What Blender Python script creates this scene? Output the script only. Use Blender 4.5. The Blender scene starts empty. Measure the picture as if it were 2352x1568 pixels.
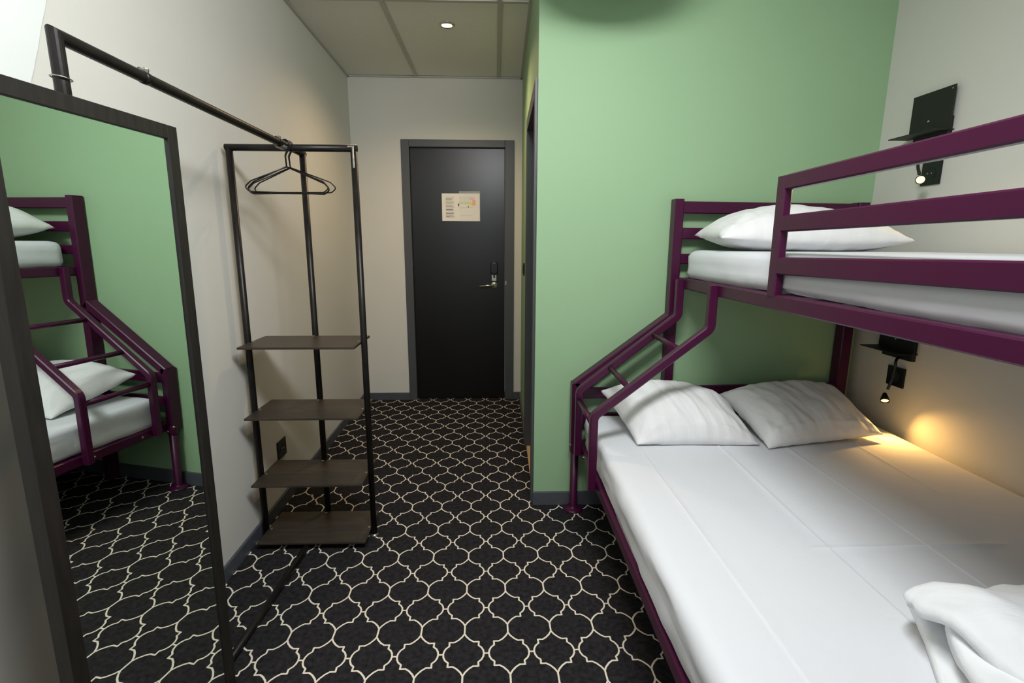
import bpy, bmesh, math, random
from mathutils import Vector, Matrix, noise, Euler
C = bpy.context.scene.collection
S = bpy.context.scene
R = math.radians

# ---------------------------------------------------------------- camera
cam_d = bpy.data.cameras.new('camera'); cam = bpy.data.objects.new('camera', cam_d); C.objects.link(cam)
cam_d.sensor_width = 36; cam_d.sensor_fit = 'HORIZONTAL'; cam_d.lens = 1159.12/2352*36
cam_d.clip_start = .02
p_, y_, r_ = R(11.04), R(1.95), R(.19)
fw = Vector((math.sin(y_)*math.cos(p_), math.cos(y_)*math.cos(p_), -math.sin(p_)))
rt = Vector((math.cos(y_), -math.sin(y_), 0)); up = rt.cross(fw)
rt, up = math.cos(r_)*rt+math.sin(r_)*up, -math.sin(r_)*rt+math.cos(r_)*up
M = Matrix((rt, up, -fw)).transposed().to_4x4(); M.translation = (0, 0, 1.29)
cam.matrix_world = M
S.camera = cam

# ---------------------------------------------------------------- world, lights, exposure
W = bpy.data.worlds.new('world'); S.world = W; W.use_nodes = True
W.node_tree.nodes['Background'].inputs[0].default_value = (.75, .85, 1, 1)
W.node_tree.nodes['Background'].inputs[1].default_value = .25

def area(name, loc, target, sx, sy, power, col, spread=180):
    l = bpy.data.lights.new(name, 'AREA'); l.shape = 'RECTANGLE'; l.size = sx; l.size_y = sy
    l.energy = power; l.color = col; l.spread = R(spread)
    o = bpy.data.objects.new(name, l); C.objects.link(o); o.location = loc
    o.rotation_euler = (Vector(target)-Vector(loc)).to_track_quat('-Z', 'Y').to_euler()
    return o
area('window_daylight', (.05, -1.02, 1.55), (.05, 2, 1.45), 1.9, 1.3, 5.5, (.93, .97, 1))
area('added_overhead_fill', (.20, .60, 2.41), (-.30, 1.45, 1.10), .95, .30, 36, (.96, .98, 1))  # added overhead light without a fixture, set to leave the lower bunk dim

def lamp(name, kind, loc, target, power, col, size=.02, angle=90, blend=.5):
    l = bpy.data.lights.new(name, kind); l.energy = power; l.color = col; l.shadow_soft_size = size
    if kind == 'SPOT': l.spot_size = R(angle); l.spot_blend = blend
    o = bpy.data.objects.new(name, l); C.objects.link(o); o.location = loc
    if target: o.rotation_euler = (Vector(target)-Vector(loc)).to_track_quat('-Z', 'Y').to_euler()
    return o
lamp('downlight_glow', 'SPOT', (-.268, 3.168, 2.485), (-.268, 3.168, 0), 36, (1, .70, .42), .035, 150, .8)
lamp('reading_glow_low', 'SPOT', (1.633, 1.973, .634), (1.545, 1.193, .010), 5.2, (1, .54, .15), .008, 122, 1)
lamp('reading_glow_high', 'SPOT', (1.622, 1.955, 1.522), (1.2, 1.3, 1.26), 1.2, (1, .66, .28), .008, 120, .7)

S.view_settings.view_transform = 'Standard'; S.view_settings.look = 'None'
S.view_settings.exposure = 0.22; S.view_settings.gamma = 1
S.view_settings.use_curve_mapping = False

# ---------------------------------------------------------------- materials
def lin(c):
    return tuple(((v/255)/12.92 if v/255 <= .04045 else ((v/255+.055)/1.055)**2.4) for v in c)+(1,)
def mat(name, col, rough=.6, metal=0, bump=0, bscale=40, var=0, vscale=3, stretch=(1, 1, 1), spec=.5, coat=0, bdist=.002):
    m = bpy.data.materials.new(name); m.use_nodes = True; n = m.node_tree.nodes; L = m.node_tree.links
    b = n['Principled BSDF']; b.inputs['Base Color'].default_value = lin(col)
    b.inputs['Roughness'].default_value = rough; b.inputs['Metallic'].default_value = metal
    b.inputs['Specular IOR Level'].default_value = spec; b.inputs['Coat Weight'].default_value = coat
    tc = n.new('ShaderNodeTexCoord'); mp = n.new('ShaderNodeMapping'); mp.inputs['Scale'].default_value = stretch
    L.new(tc.outputs['Object'], mp.inputs['Vector'])
    if var:
        t = n.new('ShaderNodeTexNoise'); t.inputs['Scale'].default_value = vscale; t.inputs['Detail'].default_value = 6
        L.new(mp.outputs[0], t.inputs['Vector'])
        r = n.new('ShaderNodeMapRange'); r.inputs[1].default_value = .3; r.inputs[2].default_value = .7
        r.inputs[3].default_value = 1-var; r.inputs[4].default_value = 1+var
        L.new(t.outputs['Fac'], r.inputs[0])
        v = n.new('ShaderNodeVectorMath'); v.operation = 'SCALE'; v.inputs[0].default_value = lin(col)[:3]
        L.new(r.outputs[0], v.inputs['Scale']); L.new(v.outputs[0], b.inputs['Base Color'])
    if bump:
        t = n.new('ShaderNodeTexNoise'); t.inputs['Scale'].default_value = bscale; t.inputs['Detail'].default_value = 4
        L.new(mp.outputs[0], t.inputs['Vector'])
        u = n.new('ShaderNodeBump'); u.inputs['Strength'].default_value = bump; u.inputs['Distance'].default_value = bdist
        L.new(t.outputs['Fac'], u.inputs['Height']); L.new(u.outputs[0], b.inputs['Normal'])
    return m
def emit(name, col, st):
    m = bpy.data.materials.new(name); m.use_nodes = True; n = m.node_tree.nodes
    b = n['Principled BSDF']; b.inputs['Base Color'].default_value = lin(col)
    b.inputs['Emission Color'].default_value = lin(col); b.inputs['Emission Strength'].default_value = st
    return m
M_beige = mat('beige_wall_paint', (209, 207, 198), .7, bump=.12, bscale=90, var=.012, vscale=2)
M_green = mat('green_wall_paint', (148, 181, 140), .62, bump=.12, bscale=90, var=.012, vscale=2)
M_white = mat('white_wall_paint', (222, 225, 221), .6, bump=.12, bscale=60)
M_base = mat('slate_grey_paint', (74, 77, 84), .45, var=.1, vscale=30, bump=.15, bscale=50)
M_doorframe = mat('anthracite_paint', (72, 74, 77), .45, var=.05, vscale=12)
M_door = mat('black_door_paint', (13, 13, 14), .3, bump=.05, bscale=200)
M_tile = mat('ceiling_tile', (232, 230, 222), .9, bump=.25, bscale=160, var=.02, vscale=40)
M_grid = mat('ceiling_grid_metal', (185, 182, 172), .5)
M_steel = mat('raw_black_steel', (38, 35, 33), .38, .55, var=.35, vscale=18, bump=.1, bscale=60)
M_shelf = mat('brown_black_steel_sheet', (58, 50, 42), .42, .2, var=.25, vscale=9, stretch=(1, 6, 1))
M_mframe = mat('mirror_frame_steel', (27, 22, 19), .5, 0, var=.4, vscale=14, stretch=(6, 6, .7), bump=.15, bscale=30)
M_weld = mat('bare_weld_metal', (165, 160, 150), .35, .9, var=.2, vscale=60)
M_chrome = mat('satin_chrome', (205, 200, 188), .22, 1)
M_black = mat('matte_black_metal', (22, 22, 21), .5, .0)
M_plastic = mat('black_plastic', (16, 16, 16), .25)
M_purple = mat('plum_powder_coat', (66, 12, 49), .34, bump=.08, bscale=350, bdist=.0006, spec=.35)
M_wood = mat('light_wood_laminate', (214, 176, 128), .45, var=.12, vscale=8, stretch=(1, 12, 1))
M_paper = mat('white_paper', (226, 222, 212), .6)
M_ink = mat('grey_print', (120, 116, 112), .7)
M_inkd = mat('black_print', (30, 28, 28), .7)
M_pg = mat('pale_green_print', (205, 224, 160), .7); M_py = mat('yellow_print', (240, 222, 110), .7)
M_po = mat('orange_print', (240, 178, 112), .7); M_pp = mat('pink_print', (226, 200, 214), .7)
M_bulb = emit('lit_downlight', (255, 214, 158), 6)
M_led = emit('lit_reading_led', (255, 192, 96), 6)
M_mirror = bpy.data.materials.new('mirror_glass'); M_mirror.use_nodes = True
b = M_mirror.node_tree.nodes['Principled BSDF']; b.inputs['Base Color'].default_value = (.74, .79, .75, 1)
b.inputs['Metallic'].default_value = 1; b.inputs['Roughness'].default_value = 0
M_glass = bpy.data.materials.new('window_glass'); M_glass.use_nodes = True
n = M_glass.node_tree.nodes; tr = n.new('ShaderNodeBsdfTransparent'); gl = n.new('ShaderNodeBsdfGlossy'); mx = n.new('ShaderNodeMixShader')
gl.inputs['Roughness'].default_value = .02; mx.inputs[0].default_value = .06
M_glass.node_tree.links.new(tr.outputs[0], mx.inputs[1]); M_glass.node_tree.links.new(gl.outputs[0], mx.inputs[2])
M_glass.node_tree.links.new(mx.outputs[0], n['Material Output'].inputs[0])
M_sleeve = bpy.data.materials.new('clear_plastic_sleeve'); M_sleeve.use_nodes = True
n = M_sleeve.node_tree.nodes; tr = n.new('ShaderNodeBsdfTransparent'); df = n.new('ShaderNodeBsdfPrincipled'); mx = n.new('ShaderNodeMixShader')
df.inputs['Base Color'].default_value = (.95, .95, .93, 1); df.inputs['Roughness'].default_value = .15; mx.inputs[0].default_value = .16
M_sleeve.node_tree.links.new(tr.outputs[0], mx.inputs[1]); M_sleeve.node_tree.links.new(df.outputs[0], mx.inputs[2])
M_sleeve.node_tree.links.new(mx.outputs[0], n['Material Output'].inputs[0])

def linen(name, col, stripes=0, axis=0, bd=.004, bs=14):
    m = bpy.data.materials.new(name); m.use_nodes = True; n = m.node_tree.nodes; L = m.node_tree.links
    b = n['Principled BSDF']; b.inputs['Roughness'].default_value = .85; b.inputs['Base Color'].default_value = lin(col)
    b.inputs['Sheen Weight'].default_value = .15; b.inputs['Specular IOR Level'].default_value = .2
    tc = n.new('ShaderNodeTexCoord')
    t = n.new('ShaderNodeTexNoise'); t.inputs['Scale'].default_value = bs; t.inputs['Detail'].default_value = 7; t.inputs['Distortion'].default_value = .6
    L.new(tc.outputs['Object'], t.inputs['Vector'])
    u = n.new('ShaderNodeBump'); u.inputs['Strength'].default_value = .4; u.inputs['Distance'].default_value = bd
    L.new(t.outputs['Fac'], u.inputs['Height']); L.new(u.outputs[0], b.inputs['Normal'])
    if stripes:
        w = n.new('ShaderNodeTexWave'); w.inputs['Scale'].default_value = stripes; w.bands_direction = 'XYZ'[axis] if axis < 3 else 'X'
        L.new(tc.outputs['UV'], w.inputs['Vector'])
        r = n.new('ShaderNodeMapRange'); r.inputs[1].default_value = .4; r.inputs[2].default_value = .6; r.inputs[3].default_value = .975; r.inputs[4].default_value = 1
        L.new(w.outputs['Fac'], r.inputs[0])
        v = n.new('ShaderNodeVectorMath'); v.operation = 'SCALE'; v.inputs[0].default_value = lin(col)[:3]
        L.new(r.outputs[0], v.inputs['Scale']); L.new(v.outputs[0], b.inputs['Base Color'])
    return m
M_sheet = linen('white_cotton_sheet', (217, 219, 223))
M_pillow = linen('white_striped_pillowcase', (230, 230, 229), 3.2, 0, .012, 11)
M_duvet = linen('white_duvet_cover', (228, 230, 232), 0, 0, .022, 9)

# carpet: near-black pile with a cream ogee lattice, distance to the lattice lines in the folded unit cell
def carpet():
    m = bpy.data.materials.new('black_carpet_with_cream_lattice'); m.use_nodes = True
    n = m.node_tree.nodes; L = m.node_tree.links; b = n['Principled BSDF']
    sx, sy, ph, x0, y0 = .1457, .2060, R(1.128), -.0799, 3.870
    tc = n.new('ShaderNodeTexCoord')
    def math_(op, a, c=None, d=None, clamp=False):
        k = n.new('ShaderNodeMath'); k.operation = op; k.use_clamp = clamp
        for i, v in enumerate((a, c, d)):
            if v is None: continue
            if isinstance(v, (int, float)): k.inputs[i].default_value = v
            else: L.new(v, k.inputs[i])
        return k.outputs[0]
    jit = n.new('ShaderNodeTexNoise'); jit.inputs['Scale'].default_value = 260; jit.inputs['Detail'].default_value = 2
    L.new(tc.outputs['Object'], jit.inputs['Vector'])
    sp = n.new('ShaderNodeSeparateXYZ'); L.new(tc.outputs['Object'], sp.inputs[0])
    X = math_('SUBTRACT', sp.outputs[0], x0); Y = math_('SUBTRACT', sp.outputs[1], y0)
    c, s = math.cos(ph), math.sin(ph)
    a = math_('ADD', math_('MULTIPLY', X, c), math_('MULTIPLY', Y, s))
    bb = math_('SUBTRACT', math_('MULTIPLY', Y, c), math_('MULTIPLY', X, s))
    a = math_('PINGPONG', a, sx/2); bb = math_('PINGPONG', bb, sy/2)
    pts = [(0, 0), (.055, 0), (.068, .06), (.105, .115), (.175, .162), (.17, .237), (.285, .237), (.37, .28), (.45, .345), (.5, .41), (.5, .5)]
    pts = [(u*sx, v*sy) for u, v in pts]
    D = None
    for (ax, ay), (bx, by) in zip(pts, pts[1:]):
        dx, dy = bx-ax, by-ay; l2 = dx*dx+dy*dy
        px = math_('SUBTRACT', a, ax); py = math_('SUBTRACT', bb, ay)
        t = math_('ADD', math_('MULTIPLY', px, dx/l2), math_('MULTIPLY', py, dy/l2), clamp=True)
        qx = math_('MULTIPLY_ADD', t, -dx, px); qy = math_('MULTIPLY_ADD', t, -dy, py)
        d = math_('ADD', math_('MULTIPLY', qx, qx), math_('MULTIPLY', qy, qy))
        D = d if D is None else math_('MINIMUM', D, d)
    D = math_('SQRT', D)
    D = math_('MULTIPLY_ADD', jit.outputs['Fac'], .0012, D)
    r = n.new('ShaderNodeMapRange'); r.inputs[1].default_value = .0028; r.inputs[2].default_value = .0040
    r.inputs[3].default_value = 1; r.inputs[4].default_value = 0; L.new(D, r.inputs[0])
    t2 = n.new('ShaderNodeTexNoise'); t2.inputs['Scale'].default_value = 60; t2.inputs['Detail'].default_value = 6
    L.new(tc.outputs['Object'], t2.inputs['Vector'])
    cr = n.new('ShaderNodeValToRGB'); cr.color_ramp.elements[0].position = .3; cr.color_ramp.elements[0].color = lin((27, 26, 27))
    cr.color_ramp.elements[1].position = .75; cr.color_ramp.elements[1].color = lin((50, 48, 50)); L.new(t2.outputs['Fac'], cr.inputs[0])
    mixc = n.new('ShaderNodeMix'); mixc.data_type = 'RGBA'; L.new(r.outputs[0], mixc.inputs[0]); L.new(cr.outputs[0], mixc.inputs[6])
    mixc.inputs[7].default_value = lin((226, 216, 198)); L.new(mixc.outputs[2], b.inputs['Base Color'])
    b.inputs['Roughness'].default_value = .95; b.inputs['Specular IOR Level'].default_value = .1
    u = n.new('ShaderNodeBump'); u.inputs['Strength'].default_value = .5; u.inputs['Distance'].default_value = .002
    L.new(jit.outputs['Fac'], u.inputs['Height']); L.new(u.outputs[0], b.inputs['Normal'])
    return m
M_carpet = carpet()

# ---------------------------------------------------------------- mesh helpers
def new(): return bmesh.new()
def obj(name, bm, m, parent=None, smooth=False, label=None, bevel=0, loc=None):
    bmesh.ops.recalc_face_normals(bm, faces=bm.faces[:])
    me = bpy.data.meshes.new(name); bm.to_mesh(me); bm.free()
    if smooth:
        for f in me.polygons: f.use_smooth = True
    for q in (m if isinstance(m, (list, tuple)) else [m]): me.materials.append(q)
    o = bpy.data.objects.new(name, me); C.objects.link(o)
    if parent is not None:
        o.parent = parent
        o.matrix_parent_inverse = Matrix.Translation(parent.location).inverted()
    if bevel:
        md = o.modifiers.new('bevel', 'BEVEL'); md.width = bevel; md.segments = 2; md.limit_method = 'ANGLE'; md.angle_limit = R(40)
    if label: o['label'] = label
    return o
def thing(name, label, cat, loc=(0, 0, 0), group=None):
    o = bpy.data.objects.new(name, None); C.objects.link(o); o.location = loc; o.empty_display_size = .05
    o['label'] = label; o['category'] = cat
    if group: o['group'] = group
    return o
def tag(o, label, cat, group=None):
    o['label'] = label; o['category'] = cat
    if group: o['group'] = group
    return o
def struct(o, label=None):
    o['kind'] = 'structure'
    if label: o['label'] = label; o['category'] = label.split()[-1]
    return o
def box(bm, x0, x1, y0, y1, z0, z1, mi=0):
    v = [bm.verts.new(p) for p in ((x0, y0, z0), (x1, y0, z0), (x1, y1, z0), (x0, y1, z0), (x0, y0, z1), (x1, y0, z1), (x1, y1, z1), (x0, y1, z1))]
    for f in ((0, 3, 2, 1), (4, 5, 6, 7), (0, 1, 5, 4), (1, 2, 6, 5), (2, 3, 7, 6), (3, 0, 4, 7)):
        fc = bm.faces.new([v[i] for i in f]); fc.material_index = mi
    return bm
def prism(bm, poly, z0, z1):
    a = [bm.verts.new((x, y, z0)) for x, y in poly]; b2 = [bm.verts.new((x, y, z1)) for x, y in poly]; k = len(poly)
    bm.faces.new(a[::-1]); bm.faces.new(b2)
    for i in range(k): bm.faces.new((a[i], a[(i+1) % k], b2[(i+1) % k], b2[i]))
    return bm
def sweep(bm, pts, prof, upv=Vector((0, 0, 1)), closed=False):
    """sweep a closed 2-D profile (list of (side, up)) along a polyline with mitred joints"""
    pts = [Vector(p) for p in pts]; k = len(pts); rings = []
    for i, p in enumerate(pts):
        if closed: a = (p-pts[i-1]).normalized(); c = (pts[(i+1) % k]-p).normalized()
        else:
            a = (p-pts[i-1]).normalized() if i else (pts[1]-p).normalized()
            c = (pts[i+1]-p).normalized() if i < k-1 else a
        t = (a+c).normalized(); s = t.cross(upv)
        if s.length < 1e-4: s = t.cross(Vector((0, 1, 0)))
        s.normalize(); u = s.cross(t).normalized(); f = 1/max(.35, t.dot(a))
        # stretch along the bend direction
        bend = (c-a); bd = bend.normalized() if bend.length > 1e-4 else None
        ring = []
        for (q, w) in prof:
            o = s*q+u*w
            if bd is not None: o = o+bd*(o.dot(bd))*(f-1)
            ring.append(bm.verts.new(p+o))
        rings.append(ring)
    m = len(prof)
    for i in range(k if closed else k-1):
        r1, r2 = rings[i], rings[(i+1) % k]
        for j in range(m): bm.faces.new((r1[j], r1[(j+1) % m], r2[(j+1) % m], r2[j]))
    if not closed: bm.faces.new(rings[0][::-1]); bm.faces.new(rings[-1])
    return bm
def circ(r, n=12): return [(r*math.cos(2*math.pi*i/n), r*math.sin(2*math.pi*i/n)) for i in range(n)]
def tube(bm, pts, r, n=14, closed=False, upv=Vector((0, 0, 1))): return sweep(bm, pts, circ(r, n), upv, closed)
def rect(w, h, c=.003):
    w, h = w/2, h/2
    return [(-w+c, -h), (w-c, -h), (w, -h+c), (w, h-c), (w-c, h), (-w+c, h), (-w, h-c), (-w, -h+c)]
def fillet(pts, r, n=5):
    pts = [Vector(p) for p in pts]; out = [pts[0]]
    for a, p, c in zip(pts, pts[1:], pts[2:]):
        u = (a-p).normalized(); w = (c-p).normalized(); th = u.angle(w); d = min(r/math.tan(th/2), (a-p).length*.45, (c-p).length*.45)
        A, B = p+u*d, p+w*d
        for i in range(n+1):
            t = i/n; out.append(A*(1-t)**2+p*2*t*(1-t)+B*t*t)
    out.append(pts[-1]); return out
def lathe(bm, base, axis, prof, n=24):
    base = Vector(base); ax = Vector(axis).normalized(); s = ax.orthogonal().normalized(); u = ax.cross(s); rings = []
    for r, h in prof:
        rings.append([bm.verts.new(base+ax*h+s*r*math.cos(2*math.pi*i/n)+u*r*math.sin(2*math.pi*i/n)) for i in range(n)])
    for a, c in zip(rings, rings[1:]):
        for j in range(n): bm.faces.new((a[j], a[(j+1) % n], c[(j+1) % n], c[j]))
    bm.faces.new(rings[0][::-1]); bm.faces.new(rings[-1]); return bm
def nz(x, y, z, s=1): return noise.noise(Vector((x*s, y*s, z*s)))

# ================================================================ ROOM SHELL
XL0, XL1 = -1.050, -1.090            # left wall x at y=1.8 and y=4.09 (room is a touch out of square)
def xl(y): return XL0+(XL1-XL0)*(y-1.8)/(4.09-1.8)
YB, YG, XR, ZC, YW = 4.086, 2.331, 1.725, 2.5, -.92
def xc(y): return .189+(.212-.189)*(y-YG)/(YB-YG)   # corridor's right wall face

o = struct(obj('floor', prism(new(), [(-1.3, -1.2), (1.9, -1.2), (1.9, 4.3), (-1.3, 4.3)], -.05, 0), M_carpet), 'black carpet with cream ogee lattice covering the floor')
o = struct(obj('wall_left', prism(new(), [(xl(-1), -1), (xl(4.2), 4.2), (xl(4.2)-.12, 4.2), (xl(-1)-.12, -1)], 0, 2.6), M_beige), 'long pale beige wall behind the mirror and clothes rack wall')
bm = new()      # far wall with the door opening
DX0, DX1, DZ = -.668, .096, 2.012
for a in ((xl(YB)-.1, DX0, 0, 2.6), (DX1, .4, 0, 2.6), (DX0, DX1, DZ, 2.6)): box(bm, a[0], a[1], YB, YB+.12, a[2], a[3])
struct(obj('wall_far', bm, M_beige), 'beige wall around the black entrance door wall')
bm = new(); OY0, OY1, OZ = 2.405, 3.085, 1.94
T = .11
def cw(y0, y1, z0, z1): prism(bm, [(xc(y0), y0), (xc(y0)+T, y0), (xc(y1)+T, y1), (xc(y1), y1)], z0, z1)
cw(YG+.0995, OY0, 0, 2.6) if OY0 > YG+.0995 else None; cw(OY1, YB, 0, 2.6); cw(OY0, OY1, OZ, 2.6)
struct(obj('wall_corridor', bm, M_green), 'green side wall of the corridor with the dark door frame wall')
struct(obj('wall_green', box(new(), xc(YG), XR+.12, YG, OY0, 0, 2.6), M_green), 'plain green wall behind the bunk bed wall')
# bathroom behind the corridor door
bm = new(); box(bm, 1.2, 1.25, YG+.1, YB, 0, 2.6); box(bm, xc(3)+T, 1.2, 3.6, 3.65, 0, 2.6)
struct(obj('wall_bathroom', bm, M_beige), 'beige wall of the small room behind the side door wall')
struct(obj('trim_wood_floor', prism(new(), [(xc(OY0)+.001, OY0+.018), (1.2, OY0+.018), (1.2, 3.6), (xc(3)+T, 3.6), (xc(3)+T, OY1-.018), (xc(OY1)+.001, OY1-.018)], .001, .006), M_wood), 'light wood floor strip seen through the side doorway floor')
struct(obj('wall_right', box(new(), XR, XR+.12, -1, YG+.001, 0, 2.6), M_beige), 'pale grey beige wall beside the bunk bed wall')
bm = new()      # window wall behind the camera
WX0, WX1, WZ0, WZ1 = -.9, 1.0, .85, 2.25
for a in ((-1.2, WX0, 0, 2.6), (WX1, XR+.12, 0, 2.6), (WX0, WX1, 0, WZ0), (WX0, WX1, WZ1, 2.6)): box(bm, a[0], a[1], YW-.1, YW, a[2], a[3])
struct(obj('wall_window', bm, M_white), 'white outside wall with the window wall')
# window
win = bpy.data.objects.new('window_1', None); C.objects.link(win); win.location = (.05, YW, WZ0); struct(win, 'white framed window behind the camera window')
bm = new()
for a in ((WX0, WX1, WZ0, WZ0+.05), (WX0, WX1, WZ1-.05, WZ1), (WX0, WX0+.05, WZ0, WZ1), (WX1-.05, WX1, WZ0, WZ1), (.03, .07, WZ0, WZ1)): box(bm, a[0], a[1], YW-.07, YW-.02, a[2], a[3])
obj('window_frame', bm, M_white, win); obj('pane', box(new(), WX0+.04, WX1-.04, YW-.048, YW-.042, WZ0+.04, WZ1-.04), M_glass, win)
# white slanting panel on the left wall
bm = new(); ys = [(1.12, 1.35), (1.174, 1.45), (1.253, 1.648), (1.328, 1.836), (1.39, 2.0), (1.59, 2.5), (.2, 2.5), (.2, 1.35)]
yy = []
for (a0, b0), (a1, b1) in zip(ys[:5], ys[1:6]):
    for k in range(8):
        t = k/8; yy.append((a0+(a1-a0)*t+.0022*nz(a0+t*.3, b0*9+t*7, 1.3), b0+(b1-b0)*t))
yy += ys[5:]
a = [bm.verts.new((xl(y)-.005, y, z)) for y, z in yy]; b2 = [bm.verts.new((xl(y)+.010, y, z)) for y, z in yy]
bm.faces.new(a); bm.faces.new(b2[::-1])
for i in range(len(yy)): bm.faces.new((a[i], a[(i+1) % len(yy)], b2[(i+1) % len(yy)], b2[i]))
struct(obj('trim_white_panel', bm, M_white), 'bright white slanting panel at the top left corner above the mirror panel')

# ceiling: suspended, one slab behind, tiles and grid bars as pieces
ceil = struct(obj('ceiling', box(new(), -1.3, 1.9, -1.1, 4.25, ZC+.03, ZC+.08), M_tile), 'pale suspended ceiling of mineral tiles')
gx = [-1.186, -.578, .030, .638, 1.246, 1.854]; gy = [YB-.015-1.2*k for k in range(5)]
for i in range(5):
    for j in range(4):
        x0 = max(gx[i], -1.2)+.010; x1 = min(gx[i+1], XR+.05)-.010; y1 = gy[j]-.010; y0 = max(gy[j+1]+.010, YW-.05)
        if i == 2 and j == 0 or (i > 2 and j == 0): 
            if i > 2: continue
        if x1-x0 < .05 or y1 < y0: continue
        obj('ceiling_tile', box(new(), x0, x1, y0, y1, ZC+.004, ZC+.02), M_tile, ceil)
for x in gx[1:5]: 
    y1 = YB if x < .2 else YG
    obj('grid_bar', box(new(), x-.012, x+.012, YW, y1, ZC-.002, ZC+.012), M_grid, ceil)
for y in gy[1:4]: obj('grid_bar', box(new(), xl(y), XR if y < YG else xc(y), y-.012, y+.012, ZC-.0015, ZC+.012), M_grid, ceil)
bm = new(); prism(bm, [(xl(YW), YW), (xl(YB), YB), (xl(YB)+.016, YB), (xl(YW)+.016, YW)], ZC-.006, ZC+.006); obj('edge_trim', bm, M_grid, ceil)
bm = new(); prism(bm, [(xc(YG), YG), (xc(YB), YB), (xc(YB)-.018, YB), (xc(YG)-.018, YG)], ZC-.006, ZC+.006); obj('edge_trim', bm, M_grid, ceil)
obj('edge_trim', box(new(), xl(YB), xc(YB), YB-.016, YB, ZC-.006, ZC+.006), M_grid, ceil)
obj('edge_trim', box(new(), xc(YG), XR, YG-.018, YG, ZC-.006, ZC+.006), M_grid, ceil)

# baseboards
BH = .062
bm = new(); prism(bm, [(xl(YW), YW), (xl(YB), YB), (xl(YB)+.012, YB), (xl(YW)+.012, YW)], 0, BH); struct(obj('baseboard_left', bm, M_base, bevel=.002), 'slate grey baseboard along the left wall baseboard')
bm = new(); box(bm, xl(YB), -.713, YB-.012, YB, 0, BH); box(bm, .150, xc(YB), YB-.012, YB, 0, BH)
struct(obj('baseboard_far', bm, M_base, bevel=.002), 'slate grey baseboard beside the entrance door baseboard')
struct(obj('baseboard_green', box(new(), xc(YG)-.004, XR, YG-.013, YG, 0, .072), M_base, bevel=.003), 'slate grey baseboard under the green wall baseboard')
struct(obj('baseboard_right', box(new(), XR-.012, XR, YW, YG-.013, 0, .07), M_base, bevel=.002), 'slate grey baseboard along the right wall under the bed baseboard')
bm = new(); prism(bm, [(xc(3.14), 3.14), (xc(YB), YB), (xc(YB)-.012, YB), (xc(3.14)-.012, 3.14)], 0, BH); struct(obj('baseboard_corridor', bm, M_base), 'slate grey baseboard on the corridor side wall baseboard')

# ================================================================ ENTRANCE DOOR
door = bpy.data.objects.new('door_1', None); C.objects.link(door); door.location = (-.28, YB, 0); struct(door, 'black entrance door with paper notice in an anthracite frame door')
bm = new(); FX0, FX1, FZ = -.714, .152, 2.06
box(bm, FX0, DX0+.016, YB-.012, YB+.10, 0, FZ); box(bm, DX1-.016, FX1, YB-.012, YB+.10, 0, FZ); box(bm, DX0+.016, DX1-.016, YB-.012, YB+.10, DZ-.006, FZ)
obj('door_frame', bm, M_doorframe, door, bevel=.003)
obj('door_leaf', box(new(), -.650, .078, YB+.018, YB+.058, .004, DZ-.010), M_door, door, bevel=.002)
for z in (.28, 1.10, 1.86): obj('hinge', lathe(new(), (-.652, YB+.012, z), (0, 0, 1), [(.006, 0), (.006, .07)], 10), M_black, door)
hx = -.006
obj('card_reader', lathe(new(), (hx, YB+.018, 1.062), (0, -1, 0), [(.0, 0), (.030, 0), (.030, .018), (.026, .024), (0, .024)], 24), M_plastic, door)
bm = new()
for k, (dx, dz) in enumerate(((0, 1.125), (0, 1.03))):
    pass
prof = []
for i in range(24):
    t = 2*math.pi*i/24; prof.append((hx+.031*math.cos(t), 1.095+.031*math.sin(t)+(.022 if math.sin(t) >= 0 else -.022)))
a = [bm.verts.new((x, YB+.018, z)) for x, z in prof]; b2 = [bm.verts.new((hx+(x-hx)*.9, YB-.012, 1.095+(z-1.095)*.93)) for x, z in prof]
bm.faces.new(a); bm.faces.new(b2[::-1])
for i in range(24): bm.faces.new((a[i], a[(i+1) % 24], b2[(i+1) % 24], b2[i]))
rd = door.children[-1]; bpy.data.objects.remove(rd)
rd = obj('card_reader', bm, M_plastic, door, smooth=False, bevel=.004, label='rounded black card reader')
bm = new()
for i in range(9):
    a0 = math.pi*(.2+.6*i/9); a1 = math.pi*(.2+.6*(i+1)/9)
    tube(bm, [(hx+.018*math.cos(a0), YB-.0125, 1.118+.016*math.sin(a0)), (hx+.018*math.cos(a1), YB-.0125, 1.118+.016*math.sin(a1))], .0011, 5)
obj('reader_mark', bm, M_chrome, rd)
pl = obj('lock_plate', box(new(), hx-.022, hx+.022, YB+.006, YB+.018, .985, 1.062), M_chrome, door, bevel=.006, label='satin chrome lock plate')
obj('keyhole', lathe(new(), (hx, YB+.006, 1.022), (0, -1, 0), [(.009, 0), (.009, .002), (.006, .002)], 16), M_black, pl)
lv = obj('lever_handle', lathe(new(), (hx, YB+.016, .955), (0, -1, 0), [(.024, 0), (.024, .006), (.012, .010), (.010, .045), (.009, .05)], 24), M_chrome, door, smooth=False, label='satin chrome lever handle')
obj('lever', tube(new(), [(hx+.005, YB-.034, .955), (hx-.05, YB-.036, .955), (hx-.118, YB-.034, .950)], .0075, 12), M_chrome, lv, smooth=True)
obj('strike_plate', box(new(), .082, .092, YB-.0135, YB-.011, .96, .99), M_chrome, door)

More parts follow.
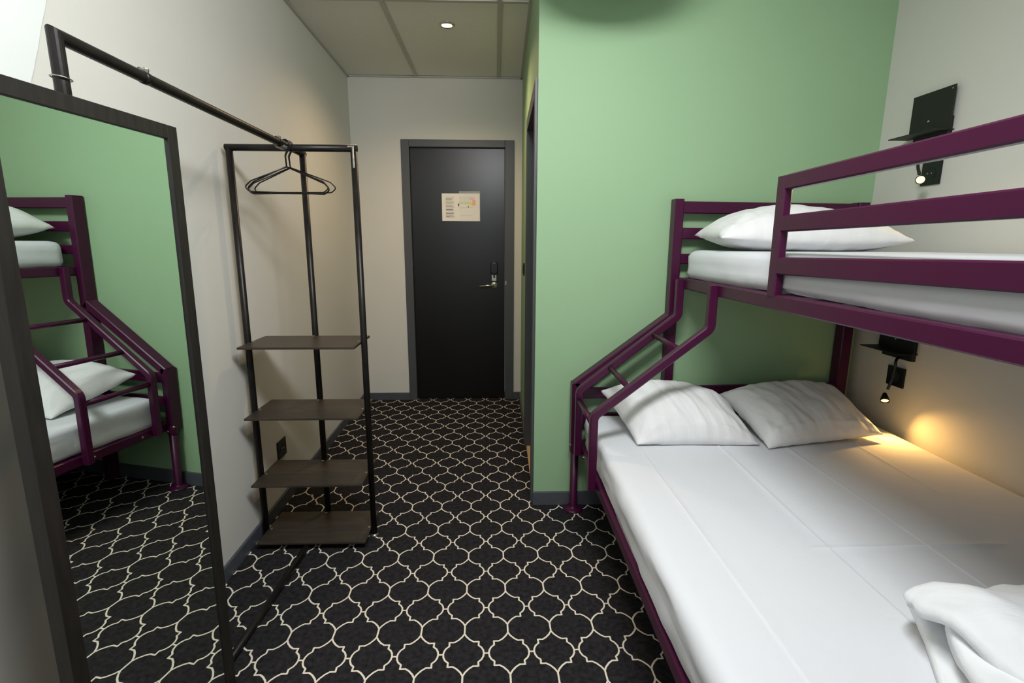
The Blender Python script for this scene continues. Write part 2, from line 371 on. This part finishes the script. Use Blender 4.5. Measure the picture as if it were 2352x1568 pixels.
# paper notice in a clear sleeve on the door
nt = thing('door_notice', 'landscape white paper notice in a clear sleeve on the black entrance door', 'notice', (-.264, YB+.017, 1.457))
PX0, PX1, PZ0, PZ1, PY = -.413, -.117, 1.459, 1.668, YB+.0165
obj('paper', box(new(), PX0, PX1, PY-.0006, PY, PZ0, PZ1), M_paper, nt)
obj('plastic_sleeve', box(new(), -.278, PX1+.002, PY-.0016, PY-.0012, PZ0-.002, PZ1+.018), M_sleeve, nt, label='clear plastic sleeve')
bm = new(); random.seed(4); z = PZ1-.026; k = 0
while z > PZ0+.025:
    w = random.choice((.062, .07, .058, .05)); box(bm, PX0+.03, PX0+.03+w, PY-.0011, PY-.0007, z-.0016, z); z -= .0055 if k % 4 else .0095; k += 1
o = obj('text_line', bm, M_ink, nt); 
o['kind'] = 'stuff'
for w, z in ((.045, PZ1-.040), (.055, PZ1-.098), (.055, PZ1-.122), (.062, PZ1-.153), (.03, PZ1-.175)):
    obj('heading_line', box(new(), PX0+.03, PX0+.03+w, PY-.0013, PY-.0011, z-.0022, z), M_inkd, nt)
box_ = lambda x0, x1, z0, z1, m, nm: obj(nm, box(new(), x0, x1, PY-.0012, PY-.0008, z0, z1), m, nt)
box_(-.277, -.195, 1.588, 1.606, M_pg, 'plan_corridor'); box_(-.195, -.176, 1.575, 1.606, M_py, 'plan_stairs')
box_(-.176, -.150, 1.578, 1.618, M_po, 'plan_area'); box_(-.192, -.158, 1.620, 1.636, M_pp, 'plan_block')
box_(-.287, -.279, 1.572, 1.592, M_inkd, 'pictogram'); box_(-.212, -.203, 1.562, 1.574, M_ink, 'pictogram')
for i in range(6): x = -.272+i*.016; box_(x, x+.001, 1.606, 1.640, M_ink, 'plan_line')
for zz in (1.640, 1.56, 1.50): box_(-.277, -.17, zz, zz+.001, M_ink, 'plan_line')

# ================================================================ SIDE DOORWAY (bathroom)
d2 = bpy.data.objects.new('door_2', None); C.objects.link(d2); d2.location = (xc(2.7), 2.74, 0); struct(d2, 'dark slate frame of the side doorway at the green corner doorway')
def yprism(bm, y0, y1, xa, xb, z0, z1): prism(bm, [(xc(y0)+xa, y0), (xc(y0)+xb, y0), (xc(y1)+xb, y1), (xc(y1)+xa, y1)], z0, z1)
bm = new(); yprism(bm, OY0-.055, OY0+.018, -.012, T+.01, 0, OZ+.05); obj('door_jamb', bm, M_doorframe, d2)
bm = new(); yprism(bm, OY1-.018, OY1+.05, -.012, T+.01, 0, OZ+.05); obj('door_jamb', bm, M_doorframe, d2)
bm = new(); yprism(bm, OY0+.018, OY1-.018, -.012, T+.01, OZ-.018, OZ+.05); obj('door_head', bm, M_doorframe, d2)

sw = thing('light_switch', 'small black switch on the corridor side wall by the entrance', 'light switch', (xc(3.52), 3.5, 1.11))
bm = new(); yprism(bm, 3.47, 3.55, -.009, .0, 1.07, 1.155); obj('switch_plate', bm, M_plastic, sw, bevel=.002)
bm = new(); yprism(bm, 3.485, 3.535, -.012, -.009, 1.085, 1.14); obj('rocker', bm, M_black, sw)

# ================================================================ DOWNLIGHT, UNSEEN CEILING LAMP
dl = thing('downlight', 'lit round recessed downlight in the corridor ceiling', 'ceiling light', (-.268, 3.168, ZC))
obj('trim_ring', lathe(new(), (-.268, 3.168, ZC+.004), (0, 0, -1), [(.030, 0), (.044, 0), (.043, .004), (.036, .007), (.033, .006), (.030, .002)], 32), M_chrome, dl, smooth=True)
obj('bulb', lathe(new(), (-.268, 3.168, ZC+.004), (0, 0, -1), [(.031, 0), (.031, .003), (.02, .005)], 24), M_bulb, dl)

cp = thing('unseen_ceiling_lamp', 'unseen white bowl shaped ceiling lamp hung to cast a curved shadow on the green wall', 'ceiling light', (.43, 1.96, ZC))  # out of view; placed and bowl-shaped to cast the round shadow on the wall
obj('bowl', lathe(new(), (.43, 1.96, 2.232), (0, 0, 1), [(0, 0), (.09, .005), (.17, .020), (.24, .048), (.285, .085), (.305, .13), (.31, .20), (.302, .20), (.28, .11), (.16, .035), (0, .012)], 40), M_white, cp, True)
obj('stem', lathe(new(), (.43, 1.96, 2.245), (0, 0, 1), [(.012, 0), (.012, .24), (.05, .242), (.05, .255)], 20), M_white, cp)

# ================================================================ CLOTHES RACK
TR = .0132
rk = thing('clothes_rack', 'black steel tube clothes rack with four shelves beside the left wall', 'clothes rack', (-.79, 1.9, 0))
PYs, PBy, XA, XB, ZT = 2.08, 2.235, -1.020, -.545, 1.647
XM, XF, YF = -.798, -.838, 1.085
obj('post', tube(new(), [(XA, PYs, .0), (XA, PYs, ZT)], TR), M_steel, rk, True)
obj('post', tube(new(), [(XB, PYs, .012), (XB, PYs, ZT)], TR), M_steel, rk, True)
obj('post', tube(new(), [(XM, PBy, .0), (XM, PBy, ZT+.004)], TR), M_steel, rk, True)
obj('top_bar', tube(new(), [(XA-TR, PYs, ZT), (XB+TR, PYs, ZT)], TR), M_steel, rk, True)
obj('hanging_rail', tube(new(), [(XF, YF, .0), (XF, YF, 1.677), (XM, PBy+TR, 1.651)], TR, 18, upv=Vector((1, .01, 0))), M_steel, rk, False)
for f in rk.children[-1].data.polygons: f.use_smooth = len(f.vertices) == 4
obj('floor_bar', tube(new(), [(XF, YF-TR, .0135), (XM, PBy+TR, .0135)], TR), M_steel, rk, True)
for z in (.885, .592, .300, .038):
    s = obj('shelf', box(new(), -1.012, -.556, 1.968, 2.225, z-.009, z), M_shelf, rk, bevel=.0015)
    for px, py in ((XA+.012, PYs), (XB-.012, PYs), (XM, PBy-.014)):
        obj('bolt', lathe(new(), (px+(0 if px == XM else (.01 if px < -.8 else -.01)), py-(.012 if px == XM else 0), z-.001), (0, 0, 1), [(.006, 0), (.006, .004), (.003, .005)], 8), M_weld, s)
obj('foot', lathe(new(), (XB, PYs, 0), (0, 0, 1), [(.018, 0), (.019, .004), (.014, .009), (.008, .011), (.008, .016)], 20), M_weld, rk, True, label='bare metal levelling foot')
bm = new(); box(bm, XB-.004, XB+.004, PYs-TR-.0012, PYs-TR+.004, ZT-.075, ZT+.004); box(bm, XB-.022, XB+.004, PYs-TR-.0012, PYs-TR+.004, ZT+.001, ZT+.008)
obj('weld_seam', bm, M_weld, rk, bevel=.002, label='bare metal weld seam')
def railpt(y): t = (y-YF)/(PBy-YF); return Vector((XF+(XM-XF)*t, y, 1.677+(1.651-1.677)*t))
def ringpts(c, r, axis, n=20):
    ax = Vector(axis).normalized(); s = ax.orthogonal().normalized(); u = ax.cross(s); return [Vector(c)+s*r*math.cos(2*math.pi*i/n)+u*r*math.sin(2*math.pi*i/n) for i in range(n)]
obj('ring', tube(new(), ringpts((XF, YF, 1.600), TR+.0035, (.1, .08, 1)), .0015, 8, True, Vector((0, 1, .01))), M_weld, rk, True, label='thin wire ring')
for y in (1.325, 2.02):
    p = railpt(y)
    cl = obj('clamp', tube(new(), [p-Vector((0, .009, 0)), p+Vector((0, .009, 0))], TR+.0012, 18), M_steel, rk, True)
    obj('clamp_screw', lathe(new(), p+Vector((.0, .004, TR)), (.3, 0, 1), [(.007, 0), (.007, .008), (.005, .011)], 6), M_weld, cl)
    obj('clamp_screw', lathe(new(), p+Vector((-.004, -.008, TR)), (-.2, 0, 1), [(.005, 0), (.005, .006), (.003, .008)], 6), M_black, cl)
bm = new()
for k in range(5):
    p = railpt(2.035+k*.009)-Vector((.005, 0, .001)); tube(bm, ringpts(p, TR+.0035, (.1, 1, -.25)), .0016, 7, True, Vector((0, .2, 1)))
obj('wire_coil', bm, M_weld, rk, True, label='grey wire wound around rail end')

# wire hangers
def hanger(y, rz, dx, label, tilt=0, wl=1.0):
    p = railpt(y); top = p+Vector((0, 0, TR+.002))
    pts = []
    for i in range(12):                           # the hook curls over the rail
        a = R(200-i*20); pts.append(Vector((.017*math.cos(a), 0, -.015+.017*math.sin(a))))
    pts += [Vector((.013, 0, -.028)), Vector((.001, 0, -.048)), Vector((-.002, 0, -.056)), Vector((0, 0, -.096))]
    ax = Vector((0, 0, -.096))
    loop = fillet([ax, (-.150*wl, 0, -.152), (-.178*wl, 0, -.175), (-.160*wl, 0, -.192), (.155*wl, 0, -.192), (.178*wl, 0, -.175), (.155*wl, 0, -.152), ax], .02, 5)
    rot = Euler((0, tilt, rz)).to_matrix()
    bm = new(); r = .0025
    w = [top+Vector((dx, 0, 0))+rot @ q for q in pts]; tube(bm, w, r, 7, upv=Vector((.01, 1, 0)))
    w = [top+Vector((dx, 0, 0))+rot @ q for q in loop]; tube(bm, w, r, 7, upv=Vector((.01, 1, 0)))
    o = obj('wire_hanger', bm, M_steel, None, True)
    return tag(o, label, 'hanger', 'wire hangers on the rack rail')
hanger(2.052, R(-4), .008, 'black wire hanger on the rail, front one of the bunch', 0, .90)
hanger(2.063, R(5), .007, 'black wire hanger just behind the front one, twisted slightly', R(1.5), .89)
hanger(2.076, R(14), .008, 'black wire hanger with its right arm turned up and away', R(-2.5), .91)
hanger(2.088, R(-10), .009, 'black wire hanger last in the bunch, nearest the back post', R(1), .90)

# ================================================================ MIRROR
a_, t_ = R(6.61), R(-.56)
nrm = Vector((math.cos(t_)*math.cos(a_), -math.cos(t_)*math.sin(a_), math.sin(t_)))
uu = Vector((math.sin(a_), math.cos(a_), 0)).normalized(); vv = -uu.cross(nrm).normalized()
if vv.z < 0: vv = -vv
o0 = nrm*(-.91497)            # foot of the perpendicular; now slide to the near bottom corner
def mp(u, v, w=0): return MB+uu*u+vv*v+nrm*w
# find the base point: y = .857, z = .004 on the plane
MB = Vector((0, .857, .004)); MB.x = (-.91497-MB.y*nrm.y-MB.z*nrm.z)/nrm.x
MW, MH, ST = .440, 1.551, .031
mr = thing('mirror', 'tall mirror in a brown black metal frame leaning against the clothes rack', 'mirror', tuple(MB+uu*MW/2))
def mbox(bm, u0, u1, v0, v1, w0, w1):
    v = [bm.verts.new(mp(*q)) for q in ((u0, v0, w0), (u1, v0, w0), (u1, v1, w0), (u0, v1, w0), (u0, v0, w1), (u1, v0, w1), (u1, v1, w1), (u0, v1, w1))]
    for f in ((0, 3, 2, 1), (4, 5, 6, 7), (0, 1, 5, 4), (1, 2, 6, 5), (2, 3, 7, 6), (3, 0, 4, 7)): bm.faces.new([v[i] for i in f])
    return bm
obj('stile', mbox(new(), 0, ST, 0, MH, -.026, .006), M_mframe, mr, bevel=.0015)
obj('stile', mbox(new(), MW-ST, MW, 0, MH, -.026, .006), M_mframe, mr, bevel=.0015)
obj('rail', mbox(new(), ST, MW-ST, MH-ST, MH, -.026, .006), M_mframe, mr, bevel=.0015)
obj('rail', mbox(new(), ST, MW-ST, 0, ST, -.026, .006), M_mframe, mr, bevel=.0015)
obj('glass', mbox(new(), ST-.004, MW-ST+.004, ST-.004, MH-ST+.004, -.004, 0), M_mirror, mr)
obj('back_panel', mbox(new(), ST-.004, MW-ST+.004, ST-.004, MH-ST+.004, -.020, -.006), M_black, mr)
for v in (.06,): obj('bracket', mbox(new(), -.010, .0, v, v+.03, -.020, -.008), M_black, mr, bevel=.002)

# ================================================================ SOCKETS, WALL FIXTURES
def xsock(name_label, y0, y1, z0, z1, face, sgn, gang=1):
    t = thing('power_socket', name_label, 'socket', (face, (y0+y1)/2, (z0+z1)/2))
    x = sorted((face, face+sgn*.008)); p = obj('socket_plate', box(new(), x[0], x[1], y0, y1, z0, z1), M_plastic, t, bevel=.002)
    c = Vector((face+sgn*.008, (y0+y1)/2, (z0+z1)/2))
    s = obj('socket_insert', lathe(new(), c-Vector((sgn*.001, 0, 0)), (sgn, 0, 0), [(.024, 0), (.024, .002), (.020, .002), (.019, .0012), (.0, .0012)], 24), M_black, t)
    obj('contact', lathe(new(), c+Vector((sgn*.0005, .009, 0)), (sgn, 0, 0), [(.0025, 0), (.0025, .003)], 8), M_chrome, t)
    obj('contact', lathe(new(), c+Vector((sgn*.0005, -.009, 0)), (sgn, 0, 0), [(.0025, 0), (.0025, .003)], 8), M_chrome, t)
    return t
xsock('black socket plate low on the left wall behind the rack', 2.338, 2.432, .247, .336, xl(2.38), 1)
def fixture(z, ztop, label, neck, head, hdir):
    t = thing('reading_lamp', label, 'reading lamp', (XR, 2.06, z))
    sh = obj('shelf', box(new(), 1.640, XR, 1.955, 2.172, z, z+.004), M_black, t)
    bp = obj('back_plate', box(new(), 1.704, 1.708, 1.952, 2.146, z+.004, ztop), M_black, t, bevel=.001)
    obj('screw', lathe(new(), (1.704, 2.055, z+.050), (-1, 0, 0), [(.005, 0), (.005, .0015), (.003, .003)], 10), M_chrome, bp)
    obj('screw', lathe(new(), (1.704, 1.964, ztop-.012), (-1, 0, 0), [(.003, 0), (.003, .0015), (.002, .002)], 10), M_chrome, bp)
    obj('mounting_box', box(new(), 1.708, XR, 1.962, 2.125, z-.030, z+.052), M_black, t, bevel=.002)
    bm = new(); tube(bm, neck, .0055, 10); obj('gooseneck', bm, M_plastic, t, True)
    h = Vector(head); d = Vector(hdir).normalized()
    hd = obj('lamp_head', lathe(new(), h-d*.034, d, [(.0065, -.004), (.008, 0), (.013, .014), (.0165, .028), (.0165, .036), (.0145, .036), (.0135, .030)], 20), M_plastic, t, True)
    obj('led', lathe(new(), h-d*.0045, d, [(.0135, 0), (.0135, .002), (.010, .004), (.004, .0055)], 16), M_led, hd)
    return t
def curve(*P, n=10):
    P = [Vector(p) for p in P]; out = []
    P = [P[0]*2-P[1]]+P+[P[-1]*2-P[-2]]
    for i in range(1, len(P)-2):
        for k in range(n):
            t = k/n; a, b, c, d = P[i-1:i+3]
            out.append(.5*((2*b)+(c-a)*t+(2*a-5*b+4*c-d)*t*t+(3*b-a-3*c+d)*t**3))
    return out+[P[-2]]
fixture(1.713, 1.873, 'black metal wall shelf with lit gooseneck lamp above the top bunk rail',
        curve((1.712, 2.01, 1.69), (1.68, 2.02, 1.65), (1.655, 2.015, 1.60), (1.652, 1.998, 1.556)), (1.630, 1.962, 1.532), (-.55, -.75, -.30))
fixture(.845, 1.000, 'black metal wall shelf with lit gooseneck lamp under the top bunk',
        curve((1.712, 2.03, .82), (1.675, 2.0, .815), (1.668, 1.992, .78), (1.662, 1.993, .73), (1.650, 1.992, .690)), (1.640, 1.985, .643), (-.36, -.62, -.66))
xsock('black socket plate on right wall beside the lit upper lamp', 1.979, 2.068, 1.520, 1.608, XR, -1)
xsock('black socket plate on right wall behind the lower gooseneck', 1.998, 2.090, .690, .775, XR, -1)

# ================================================================ BUNK BED
bed = thing('bunk_bed', 'plum purple metal bunk bed with a single bunk over a double', 'bunk bed', (1.0, 1.26, 0))
HY = 2.283; FYB = .25
def bar(name, pts, w, h, parent=bed, upv=Vector((0, 0, 1)), bev=.004, m=M_purple, label=None):
    return obj(name, sweep(new(), pts, rect(w, h, bev), upv), m, parent, label=label)
Yv = Vector((0, 1, 0))
for y, nm in ((HY, 'head'), (FYB, 'foot')):
    yy_ = y+(.012 if y > 1 else -.012)
    bar('post', [(.814, yy_, 0), (.814, yy_, 1.483)], .040, .060, upv=Yv)
    bar('post', [(1.648, yy_, 0), (1.648, yy_, 1.472)], .050, .060, upv=Yv)
    bar('diagonal_brace', [(.806, yy_, .955), (.381, yy_, .632)], .060, .040, upv=Vector((0, 0, 1)))
    bar('low_post', [(.380, yy_, .645), (.380, yy_, .320)], .040, .060, upv=Yv)
    bar('headboard_rail', [(.834, y, 1.447), (1.624, y, 1.441)], .020, .052)
    bar('headboard_rail', [(.834, y, 1.334), (1.624, y, 1.330)], .020, .050)
    bar('headboard_rail', [(.834, y, 1.222), (1.624, y, 1.218)], .020, .046)
    bar('lower_headboard_rail', [(.398, y, .595), (1.624, y, .612)], .020, .052)
    bar('lower_headboard_rail', [(.398, y, .474), (1.624, y, .484)], .020, .044)
    bar('cross_bar', [(.834, y, 1.120), (1.624, y, 1.120)], .030, .036); bar('cross_bar', [(.398, y, .34), (1.624, y, .34)], .030, .036)
    lg = obj('round_leg', lathe(new(), (.382, y, 0), (0, 0, 1), [(.048, 0), (.049, .004), (.040, .010), (.022, .014), (.0185, .020), (.0185, .325)], 28), M_purple, bed, False)
    for f in lg.data.polygons: f.use_smooth = True
    cp = obj('leg_collar', lathe(new(), (.382, y, .302), (0, 0, 1), [(.023, 0), (.0245, .004), (.0245, .040), (.023, .044)], 20), M_purple, bed)
    obj('bolt', lathe(new(), (.386, y-.023, .320), (.1, -1, 0), [(.007, 0), (.007, .003), (.004, .006)], 12), M_chrome, cp)
    obj('bolt', lathe(new(), (.360, y-.012, .342), (-.8, -.5, 0), [(.006, 0), (.006, .003), (.003, .005)], 12), M_chrome, cp)
# side rails
sr = bar('upper_side_rail', [(.842, HY-.018, 1.117), (.842, FYB+.018, 1.126)], .040, .044)
obj('bolt', lathe(new(), (.822, HY-.075, 1.117), (-1, 0, 0), [(.007, 0), (.007, .003), (.004, .006)], 12), M_chrome, sr)
bar('upper_side_rail', [(1.640, HY-.018, 1.120), (1.640, FYB+.018, 1.120)], .035, .044)
sr = bar('lower_side_rail', [(.418, HY-.018, .338), (.418, FYB+.018, .352)], .036, .044)
obj('bolt', lathe(new(), (.400, HY-.05, .335), (-1, 0, 0), [(.007, 0), (.007, .003), (.004, .006)], 12), M_chrome, sr)
bar('lower_side_rail', [(1.640, HY-.018, .345), (1.640, FYB+.018, .345)], .035, .044)
for z, xa, nm in ((1.122, .865, 'upper_slat'), (.350, .43, 'lower_slat')):
    for k in range(12):
        y = 2.15-k*.165; obj(nm, box(new(), xa, 1.622, y-.028, y+.028, z-.006, z+.006), M_purple, bed, bevel=.002)
# guard rail
gr = bar('guard_post', [(.832, 1.478, 1.138), (.832, 1.478, 1.480)], .026, .042, upv=Yv)
obj('bolt', lathe(new(), (.838, 1.456, 1.222), (0, -1, 0), [(.005, 0), (.005, .003), (.003, .005)], 10), M_chrome, gr)
bar('guard_post', [(.832, .30, 1.138), (.832, .30, 1.500)], .026, .042, upv=Yv)
for z0, z1, h in ((1.461, 1.469, .042), (1.347, 1.354, .047), (1.227, 1.240, .050)):
    bar('guard_bar', [(.832, 1.458, z0), (.832, .32, z1+(z1-z0)*.7)], .024, h)
# ladder
lad = []
for y, zt in ((2.198, 1.136), (1.856, 1.138)):
    pts = fillet([(.812, y, zt), (.812, y, .975), (.382, y, .633), (.382, y, .325)], .040, 6)
    lad.append(obj('ladder_rail', sweep(new(), pts, rect(.032, .032, .004), Vector((0, 1, 0))), M_purple, bed))
    obj('ladder_bracket', box(new(), .395, .403, y-.012, y+.012, .342, .364), M_purple, bed, bevel=.002)
for x, z in ((.706, .891), (.517, .741), (.382, .590)):
    obj('ladder_rung', tube(new(), [(x, 2.198, z), (x, 1.856, z)], .0115, 14), M_purple, bed, True)
for y in (2.13, 1.895): obj('bolt', lathe(new(), (.400, y, .337), (-1, 0, 0), [(.006, 0), (.006, .003), (.003, .005)], 10), M_chrome, bed)

# ================================================================ MATTRESSES
def mattress(name, label, x0, x1, y0, y1, z0, z1, r, m, creases=(), cross=None, amp=.003, seed=0., droop=0, part='sheet'):
    step = .022
    def grid(a, b, extra=()):
        k = max(2, int((b-a)/step)); L = [a+(b-a)*i/k for i in range(k+1)]
        for c in extra: L += [c-.006, c-.002, c, c+.002, c+.006]
        L = sorted(L); out = [L[0]]
        for v in L[1:]:
            if v-out[-1] > .0015: out.append(v)
        out[-1] = b; return out
    X = grid(x0, x1, creases); Y = grid(y0, y1, (cross,) if cross else ()); Z = grid(z0, z1)
    bm = new(); cache = {}
    ctr = Vector(((x0+x1)/2, (y0+y1)/2, (z0+z1)/2))
    def V(x, y, z):
        key = (round(x, 5), round(y, 5), round(z, 5))
        if key in cache: return cache[key]
        rz = r if z > (z0+z1)/2 else .35*r
        q = Vector((min(max(x, x0+r), x1-r), min(max(y, y0+r), y1-r), min(max(z, z0+rz), z1-r))); d = Vector((x, y, z))-q
        if z < (z0+z1)/2: d.z *= r/rz
        dn = d.normalized() if d.length > 0 else Vector((0, 0, 1)); p = q+Vector((dn.x, dn.y, dn.z*(rz/r)))*min(r, d.length) if d.length > r*.2 else Vector((x, y, z))
        h = 0
        if dn.z > .5:
            h += amp*(noise.noise(Vector((x*2.3, y*1.1, seed)))+.5*noise.noise(Vector((x*7, y*3, seed+5))))
            for c in creases:
                dd = abs(x-(c+.004*math.sin(y*3+c*9)))
                h += .0036*max(0, 1-dd/.006)*(.7+.3*noise.noise(Vector((c, y*2, 1))))-.0012*math.exp(-(dd/.03)**2)
            if cross: h += .0026*max(0, 1-abs(y-cross)/.006)*(1 if abs(x-1.1) < .25 else 0)
        else:
            w = y if abs(dn.x) > abs(dn.y) else x
            fold = noise.noise(Vector((w*1.6+z*5, z*26+w*1.3, seed+3)))
            fine = noise.noise(Vector((w*9, z*40+w*6, seed+8)))
            low = max(0, min(1, (z1-z)/(z1-z0)))
            h += (.014*fold+.004*fine)*min(1, 3*low+.2)*(amp/.003)
        p = p+dn*h
        v = cache[key] = bm.verts.new(p); return v
    def face(*k):
        try: bm.faces.new(k)
        except ValueError: pass
    for z in (z0, z1):
        for a, b in zip(X, X[1:]):
            for c, d in zip(Y, Y[1:]): face(V(a, c, z), V(b, c, z), V(b, d, z), V(a, d, z))
    for y in (y0, y1):
        for a, b in zip(X, X[1:]):
            for c, d in zip(Z, Z[1:]): face(V(a, y, c), V(b, y, c), V(b, y, d), V(a, y, d))
    for x in (x0, x1):
        for a, b in zip(Y, Y[1:]):
            for c, d in zip(Z, Z[1:]): face(V(x, a, c), V(x, b, c), V(x, b, d), V(x, a, d))
    return tag(obj(name, bm, m, None, True), label, 'mattress')
mattress('double_mattress', 'wide mattress in a white creased sheet on the lower bunk', .412, 1.700, .29, 2.245, .364, .502, .030, M_sheet, (.570, .885, 1.150, 1.442), 1.18, .0038, 1.7)
mattress('single_mattress', 'narrow mattress in a white sheet on the top bunk', .850, 1.700, .29, 2.250, 1.140, 1.262, .038, M_sheet, (), None, .002, 4.2)

# ================================================================ PILLOWS
def pillow(label, c00, c10, c11, c01, hu, hd, seed, floor=None, hem=None, pull=.05, wr=1.0, peak=(0, 0)):
    """corners: front-left, front-right, back-right, back-left"""
    P = [Vector(c) for c in (c00, c10, c11, c01)]; nu, nv = 84, 60; bm = new(); uvl = bm.loops.layers.uv.new('UVMap')
    nrm_ = (P[1]-P[0]).cross(P[3]-P[0]).normalized()
    if nrm_.z < 0: nrm_ = -nrm_
    def surf(i, j, side):
        s = -1+2*i/nu; t = -1+2*j/nv
        # pinched outline: edges pulled in between the corners
        s2 = s*(1-pull*(1-t*t)*abs(s)**3) if True else s; t2 = t*(1-pull*(1-s*s)*abs(t)**3)
        a, b = (s2+1)/2, (t2+1)/2
        p = P[0]*(1-a)*(1-b)+P[1]*a*(1-b)+P[2]*a*b+P[3]*(1-a)*b
        sa = s-peak[0]*(1-s*s); ta = t-peak[1]*(1-t*t)
        prof = (max(0, 1-abs(sa)**2.6)**.62)*(max(0, 1-abs(ta)**2.6)**.58)
        h = (hu if side > 0 else -hd)*prof
        w = 0
        # wrinkles run inwards from the corners and edges
        for k, (cs, ct) in enumerate(((-1, -1), (1, -1), (1, 1), (-1, 1))):
            d = math.hypot(s-cs, t-ct); an = math.atan2(t-ct, s-cs)
            w += .0045*math.sin(an*13+seed*3+k*2+1.5*noise.noise(Vector((s*2, t*2, seed))))*math.exp(-((d-.45)/.35)**2)*(.4+.6*noise.noise(Vector((s*2+k, t*2, seed+9))))
        w += .009*noise.noise(Vector((s*2.0, t*2.2, seed)))
        w += .0075*noise.noise(Vector((s*6.5+t*1.5, t*1.3, seed+4)))*(.45+.55*max(0, -t))+.003*noise.noise(Vector((s*15+t*3, t*2.5, seed+6)))
        edge = min(1, (1-max(abs(s), abs(t)))*8)
        if hem is not None and side > 0:
            dd = t-hem; w += .003*max(0, 1-abs(dd)/.03)
        p = p+nrm_*(h+w*wr*edge*(1 if side > 0 else .5))
        if edge < .3: p = p+nrm_*.006*noise.noise(Vector((s*5, t*5, seed+7)))
        if floor is not None and p.z < floor: p.z = floor+.0004*side
        return p
    T_ = {}
    for side in (1, -1):
        for i in range(nu+1):
            for j in range(nv+1):
                rim = i in (0, nu) or j in (0, nv)
                if side < 0 and rim: T_[(side, i, j)] = T_[(1, i, j)]; continue
                T_[(side, i, j)] = bm.verts.new(surf(i, j, side))
        for i in range(nu):
            for j in range(nv):
                q = [(i, j), (i+1, j), (i+1, j+1), (i, j+1)]
                f = bm.faces.new([T_[(side,)+k] for k in (q if side > 0 else q[::-1])])
                for lp, k in zip(f.loops, (q if side > 0 else q[::-1])): lp[uvl].uv = (k[0]/nu, k[1]/nv)
    return tag(obj('pillow', bm, M_pillow, None, True), label, 'pillow', 'pillows on the bunk bed')
ZL = .503
pillow('white pillow at the left of the double bunk, behind the ladder', (.560, 1.862, ZL+.006), (1.048, 1.850, ZL+.004), (1.030, 2.20, .585), (.482, 2.215, .628), .135, .05, 2.1, ZL, -.80, .035, 1.1, (0, .15))
pillow('white pillow at the right of the double bunk, under the lower lamp', (1.062, 1.812, ZL+.006), (1.572, 1.885, .532), (1.560, 2.215, .648), (1.035, 2.225, .605), .100, .05, 5.3, ZL, -.78, .045, 1.3, (-.1, .1))
pillow('white pillow on the top bunk behind the guard rail', (.850, 1.905, 1.312), (1.548, 1.835, 1.303), (1.600, 2.225, 1.300), (.872, 2.235, 1.330), .125, .060, 8.4, 1.264, -.75, .04, 1.0, (0, .1))

# ================================================================ DUVET
def duvet():
    th = .034
    # centre line of the folded cover in the (y, z) plane, inner end first
    cl = [(.36, .575), (.52, .570), (.68, .570), (.770, .574), (.806, .590), (.775, .609), (.62, .612), (.44, .610), (.335, .614),
          (.300, .632), (.335, .652), (.48, .656), (.66, .656), (.79, .648), (.860, .622), (.884, .585), (.872, .548), (.82, .527), (.66, .525), (.46, .525), (.32, .525)]
    cl = [(y, .5+(z-.5)*.80) for y, z in cl]
    pts = curve(*[(0, y, z) for y, z in cl], n=5); k = len(pts); tn = []
    for i in range(k):
        d = (pts[min(i+1, k-1)]-pts[max(i-1, 0)]).normalized(); tn.append(Vector((0, -d.z, d.y)))
    bm = new(); NX = 46; x0, x1 = .838, 1.66; rows = []
    for a in range(NX+1):
        s = a/NX; ring = []
        for sd in (1, -1):
            rng = range(k) if sd > 0 else range(k-1, -1, -1)
            for i in rng:
                f = i/k
                start = x0+.045*noise.noise(Vector((f*9, 2.2, .3)))+(.0 if f < .4 else .02*math.sin(f*9))+(.022 if f < .35 else 0)-(.012 if f > .70 else 0)
                dy = .88-max(.45, pts[i].y); top = max(0, min(1, (f-.43)/.06))*max(0, min(1, (.70-f)/.05)); inn = max(0, min(1, (.46-f)/.05))
                start += dy*(-.50+.62*top+.22*inn)
                x = start+(x1-start)*s**1.25
                tt = th*.5*(.55+.45*min(1, s*14)**.5)
                p = Vector((x, pts[i].y, pts[i].z))+tn[i]*sd*tt
                g = .014*noise.noise(Vector((x*4.2, pts[i].y*4, f*5)))+.013*noise.noise(Vector((x*13, pts[i].y*10+f*3, 4)))+.005*noise.noise(Vector((x*30, pts[i].y*22+f*3, 2)))+.010*math.exp(-s*9)*math.sin(pts[i].y*38+f*9+3*noise.noise(Vector((x*8, f*4, 1))))
                if .45 < f < .80:
                    g += .008*math.sin(x*22+pts[i].y*16)*math.exp(-((x-.92)/.14)**2)
                p = p+Vector((0, tn[i].y*g*.8, abs(tn[i].z)*g))
                p.z += .012*math.sin(min(1, s*1.3)*math.pi)*(1 if f > .4 else .6)
                droop = max(0, 1-s*6); p.z -= .004*droop*(1 if .4 < f < .75 else 0)
                if p.z < .5045: p.z = .5045+.0006*(1 if sd > 0 else 0)
                ring.append(bm.verts.new(p))
        rows.append(ring)
    m = len(rows[0])
    for a, b in zip(rows, rows[1:]):
        for j in range(m): bm.faces.new((a[j], b[j], b[(j+1) % m], a[(j+1) % m]))
    for ring in (rows[0], rows[-1]):
        for j in range(k-1): bm.faces.new((ring[j], ring[j+1], ring[m-2-j], ring[m-1-j]))
    o = obj('duvet', bm, M_duvet, None, True)
    return tag(o, 'folded white duvet lying at the foot end of the lower bunk', 'duvet')
duvet()
